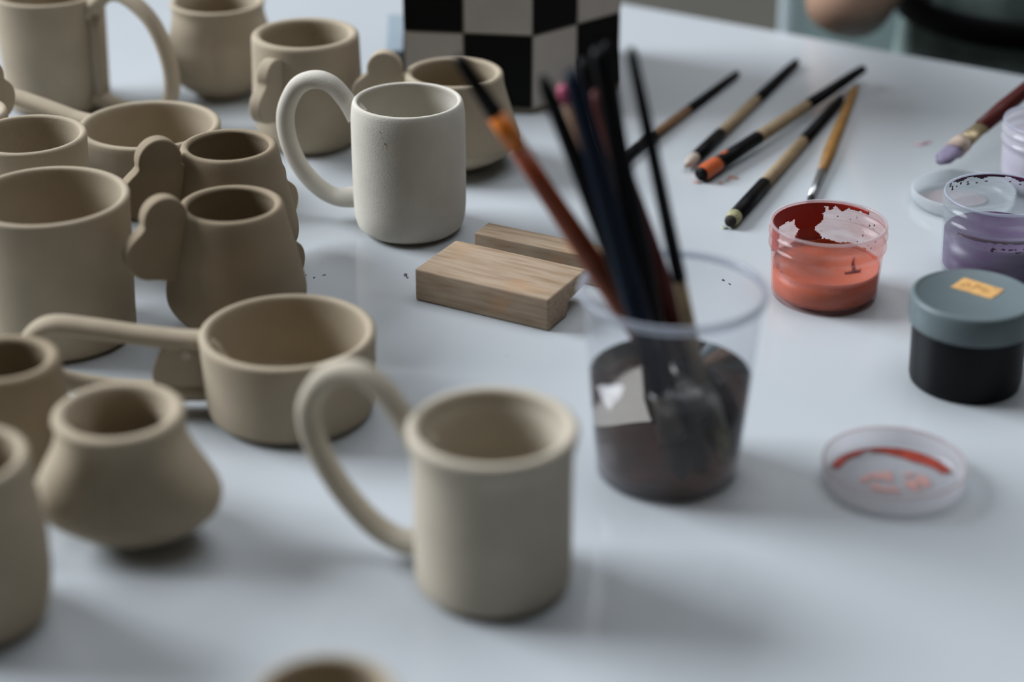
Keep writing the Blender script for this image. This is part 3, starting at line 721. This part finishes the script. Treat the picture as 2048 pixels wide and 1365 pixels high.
# ------------------------------------------------------------------ chair and person across the table
CHM = mat('pale_blue_plastic', (.75, .88, .92), .45)
ch = thing('chair', 'pale blue chair under the seated person beyond the table', 'chair', (.51, 1.93, 0))
bm = bmesh.new(); box(bm, -.22, .22, -.21, .21, .425, .445); bmesh.ops.bevel(bm, geom=list(bm.edges), offset=.008, segments=3, affect='EDGES'); autosmooth(obj('seat', bm, CHM, ch))
bm = bmesh.new(); n = 12; F_ = []
for k, (z, yo) in enumerate(((.47, .195), (.60, .20), (.75, .215), (.86, .235))):
    F_.append([(x, yo - .05*(abs(x)/.22)**2, z) for x in [(-.22+.44*i/n) for i in range(n+1)]])
for off in (0, .012):
    pass
g0 = [[bm.verts.new(p) for p in row] for row in F_]; g1 = [[bm.verts.new((p[0], p[1]+.012, p[2])) for p in row] for row in F_]
for g, fl_ in ((g0, 0), (g1, 1)):
    for a, b in zip(g, g[1:]):
        for i in range(n): bm.faces.new((a[i], a[i+1], b[i+1], b[i]))
for i in range(n):
    for k in (0, -1): bm.faces.new((g0[k][i], g0[k][i+1], g1[k][i+1], g1[k][i]))
for i in (0, n):
    for k in range(3): bm.faces.new((g0[k][i], g0[k+1][i], g1[k+1][i], g1[k][i]))
obj('backrest', bm, CHM, ch)
for sx in (-1, 1):
    for sy in (-1, 1):
        obj('leg', tube([Vector((.19*sx, .18*sy, .43)), Vector((.21*sx, .21*sy, .0))], .012, .012, 12), STEEL, ch)
    obj('back_support', tube([Vector((.17*sx, .19, .44)), Vector((.17*sx, .208, .52))], .010, .010, 12), STEEL, ch)

SKIN = mat('skin', (.44, .27, .185), .5, spec=.3, var=.05, vscale=12)
KNIT = mat('dark_green_jumper', (.24, .32, .30), .9, spec=.1, var=.35, vscale=18, bump=.5, bscale=300)
JEANS = mat('dark_trousers', (.035, .045, .06), .85, spec=.1)
APR = mat('black_apron_band', (.006, .006, .007), .7, spec=.2)
HAIR = mat('brown_hair', (.05, .03, .02), .7, var=.3, vscale=60)

def skinned(name, verts, edges, radii, m, parent, root=0, sub=2, flat=None):
    me = bpy.data.meshes.new(name); me.from_pydata([Vector(v) for v in verts], edges, []); me.update()
    o = bpy.data.objects.new(name, me); link(o, parent); me.materials.append(m)
    md = o.modifiers.new('skin', 'SKIN'); md.use_smooth_shade = True
    for i, sv in enumerate(me.skin_vertices[0].data):
        rr = radii[i]; sv.radius = (rr, rr) if not isinstance(rr, tuple) else rr; sv.use_root = (i == root)
    s = o.modifiers.new('sub', 'SUBSURF'); s.levels = sub; s.render_levels = sub
    return o
ps = thing('person', 'person seated beyond the table in a dark green top with black waist tie', 'person', (.53, 1.88, .445))
# joints relative to the seat point; the person faces -y
V = [(0, .02, .10), (0, .0, .22), (0, -.01, .34), (0, .0, .46), (0, .0, .555), (0, -.01, .63), (0, -.02, .70), (0, -.025, .80),        # pelvis..head top 0-7
     (-.16, .0, .535), (-.220, -.045, .292), (-.165, -.215, .50), (-.150, -.250, .545),          # right arm: shoulder, elbow, wrist, palm
     (.16, .0, .535), (.225, .0, .315), (.10, -.20, .42), (.07, -.235, .435),               # left arm
     (-.095, -.02, .085), (-.12, -.42, .085), (-.12, -.40, -.36), (-.12, -.52, -.40),      # right leg
     (.095, -.02, .085), (.12, -.42, .085), (.12, -.40, -.36), (.12, -.52, -.40)]
Ed = [(0, 1), (1, 2), (2, 3), (3, 4), (4, 5), (5, 6), (6, 7), (4, 8), (8, 9), (9, 10), (10, 11), (4, 12), (12, 13), (13, 14), (14, 15), (0, 16), (16, 17), (17, 18), (18, 19), (0, 20), (20, 21), (21, 22), (22, 23)]
Rd = [(.13, .10), (.125, .095), (.12, .09), (.13, .10), (.10, .075), .052, .085, .075,
      .055, .043, .026, (.032, .018), .055, .040, .026, (.032, .018), .08, .058, .042, .035, .08, .058, .042, .035]
skinned('body', V, Ed, Rd, SKIN, ps)
# hands: five fingers each
def hand(palm, dirv, side, up, parent, s=1):
    for k, (off, ln) in enumerate(((-.027, .070), (-.009, .080), (.009, .074), (.026, .058))):
        a = palm + side*off + dirv*.018; b = a + dirv*ln*.45 - up*.010; c_ = b + dirv*ln*.28 - up*.020; d_ = c_ + dirv*ln*.12 - up*.022
        skinned('finger', [a, b, c_, d_], [(0, 1), (1, 2), (2, 3)], [.0095, .0088, .0078, .0066], SKIN, parent, 0, 2)
    a = palm - side*.024*s - dirv*.012; b = a - side*.026*s + dirv*.018 - up*.008; c_ = b + dirv*.026 - side*.004*s - up*.012
    skinned('thumb', [a, b, c_], [(0, 1), (1, 2)], [.0115, .0100, .0082], SKIN, parent, 0, 2)
for pi, wi, s in ((11, 10, 1), (15, 14, -1)):
    p_ = Vector(V[pi]); d_ = (p_-Vector(V[wi])).normalized(); sd = d_.cross(Vector((0, 0, 1))).normalized(); up_ = sd.cross(d_)
    hand(p_, d_, sd, up_, ps, -s)
# clothes: jumper as a shell over trunk and upper arms, waist tie, trousers
def hoop_shell(name, rings, m, parent, th=.004, seg=48, cap=False):
    """closed shell through elliptical rings (centre, half x, half y)"""
    bm = bmesh.new(); O = []; I = []
    for c_, ax, ay in rings:
        O.append([bm.verts.new((c_[0]+ax*math.cos(2*PI*i/seg)*(1+.012*math.sin(7*2*PI*i/seg+c_[2]*40)), c_[1]+ay*math.sin(2*PI*i/seg)*(1+.012*math.sin(9*2*PI*i/seg+c_[2]*30)), c_[2])) for i in range(seg)])
        I.append([bm.verts.new((c_[0]+(ax-th)*math.cos(2*PI*i/seg), c_[1]+(ay-th)*math.sin(2*PI*i/seg), c_[2])) for i in range(seg)])
    for G in (O, I):
        for a, b in zip(G, G[1:]):
            for i in range(seg): bm.faces.new((a[i], a[(i+1) % seg], b[(i+1) % seg], b[i]))
    for k in (0, -1):
        for i in range(seg): bm.faces.new((O[k][i], O[k][(i+1) % seg], I[k][(i+1) % seg], I[k][i]))
    return obj(name, bm, m, parent)
hoop_shell('jumper', [((0, .01, .07), .185, .150), ((0, .0, .15), .175, .142), ((0, -.01, .24), .160, .128), ((0, -.01, .305), .150, .120), ((0, -.01, .36), .156, .124), ((0, 0, .46), .178, .125), ((0, 0, .54), .175, .105), ((0, 0, .585), .11, .075), ((0, -.005, .60), .075, .066)], KNIT, ps)
hoop_shell('waist_tie', [((0, -.01, .296), .156, .126), ((0, -.01, .300), .158, .128), ((0, -.01, .318), .158, .128), ((0, -.01, .322), .156, .126)], APR, ps, th=.003)
skinned('apron_bib', [(0, -.128, .33), (0, -.132, .42), (0, -.128, .50)], [(0, 1), (1, 2)], [(.006, .09), (.006, .085), (.006, .07)], APR, ps, 0, 1)
for s in (-1, 1):
    sh = Vector((.155*s, 0, .54)); el = Vector((-.220, -.045, .292) if s < 0 else (.225, 0, .315))
    a = sh; b = sh.lerp(el, .55)
    skinned('sleeve', [sh - Vector((.03*s, 0, 0)), sh.lerp(el, .3), b], [(0, 1), (1, 2)], [.066, .058, .054], KNIT, ps, 0, 2)
    k = Vector((.12*s, -.42, .085)); hp = Vector((.095*s, .0, .085)); an = Vector((.12*s, -.40, -.30))
    skinned('trouser_leg', [hp, hp.lerp(k, .5), k, k.lerp(an, .5), an], [(0, 1), (1, 2), (2, 3), (3, 4)], [.088, .080, .068, .055, .050], JEANS, ps, 0, 2)
    skinned('shoe', [Vector((.12*s, -.36, -.405)), Vector((.12*s, -.45, -.405)), Vector((.12*s, -.56, -.410))], [(0, 1), (1, 2)], [(.036, .036), (.040, .036), (.034, .026)], BLACK, ps, 0, 2)
# head details
hd = Vector((0, -.025, .745))
bm = bmesh.new(); bmesh.ops.create_uvsphere(bm, u_segments=32, v_segments=20, radius=1)
for v_ in bm.verts:
    c_ = v_.co.copy(); v_.co = Vector((c_.x*.088, c_.y*.102+.018, c_.z*.115+.022))
bmesh.ops.delete(bm, geom=[v_ for v_ in bm.verts if v_.co.y < -.055 and v_.co.z < .065], context='VERTS')
obj('hair', bm, HAIR, ps, loc=hd)
for s in (-1, 1):
    bm = bmesh.new(); bmesh.ops.create_uvsphere(bm, u_segments=16, v_segments=10, radius=.011); obj('eye', bm, mat('eye_white', (.7, .7, .7), .3), ps, loc=hd+Vector((.030*s, -.070, .0)))
    bm = bmesh.new(); bmesh.ops.create_uvsphere(bm, u_segments=12, v_segments=8, radius=.02, matrix=Matrix.Scale(.35, 4, (1, 0, 0))); obj('ear', bm, SKIN, ps, loc=hd+Vector((.082*s, .0, -.005)))
skinned('nose', [hd+Vector((0, -.074, .008)), hd+Vector((0, -.094, -.022))], [(0, 1)], [.008, .012], SKIN, ps, 0, 2)
skinned('mouth', [hd+Vector((-.022, -.072, -.048)), hd+Vector((0, -.080, -.048)), hd+Vector((.022, -.072, -.048))], [(0, 1), (1, 2)], [.004, .007, .004], mat('lips', (.35, .12, .10), .5), ps, 1, 2)
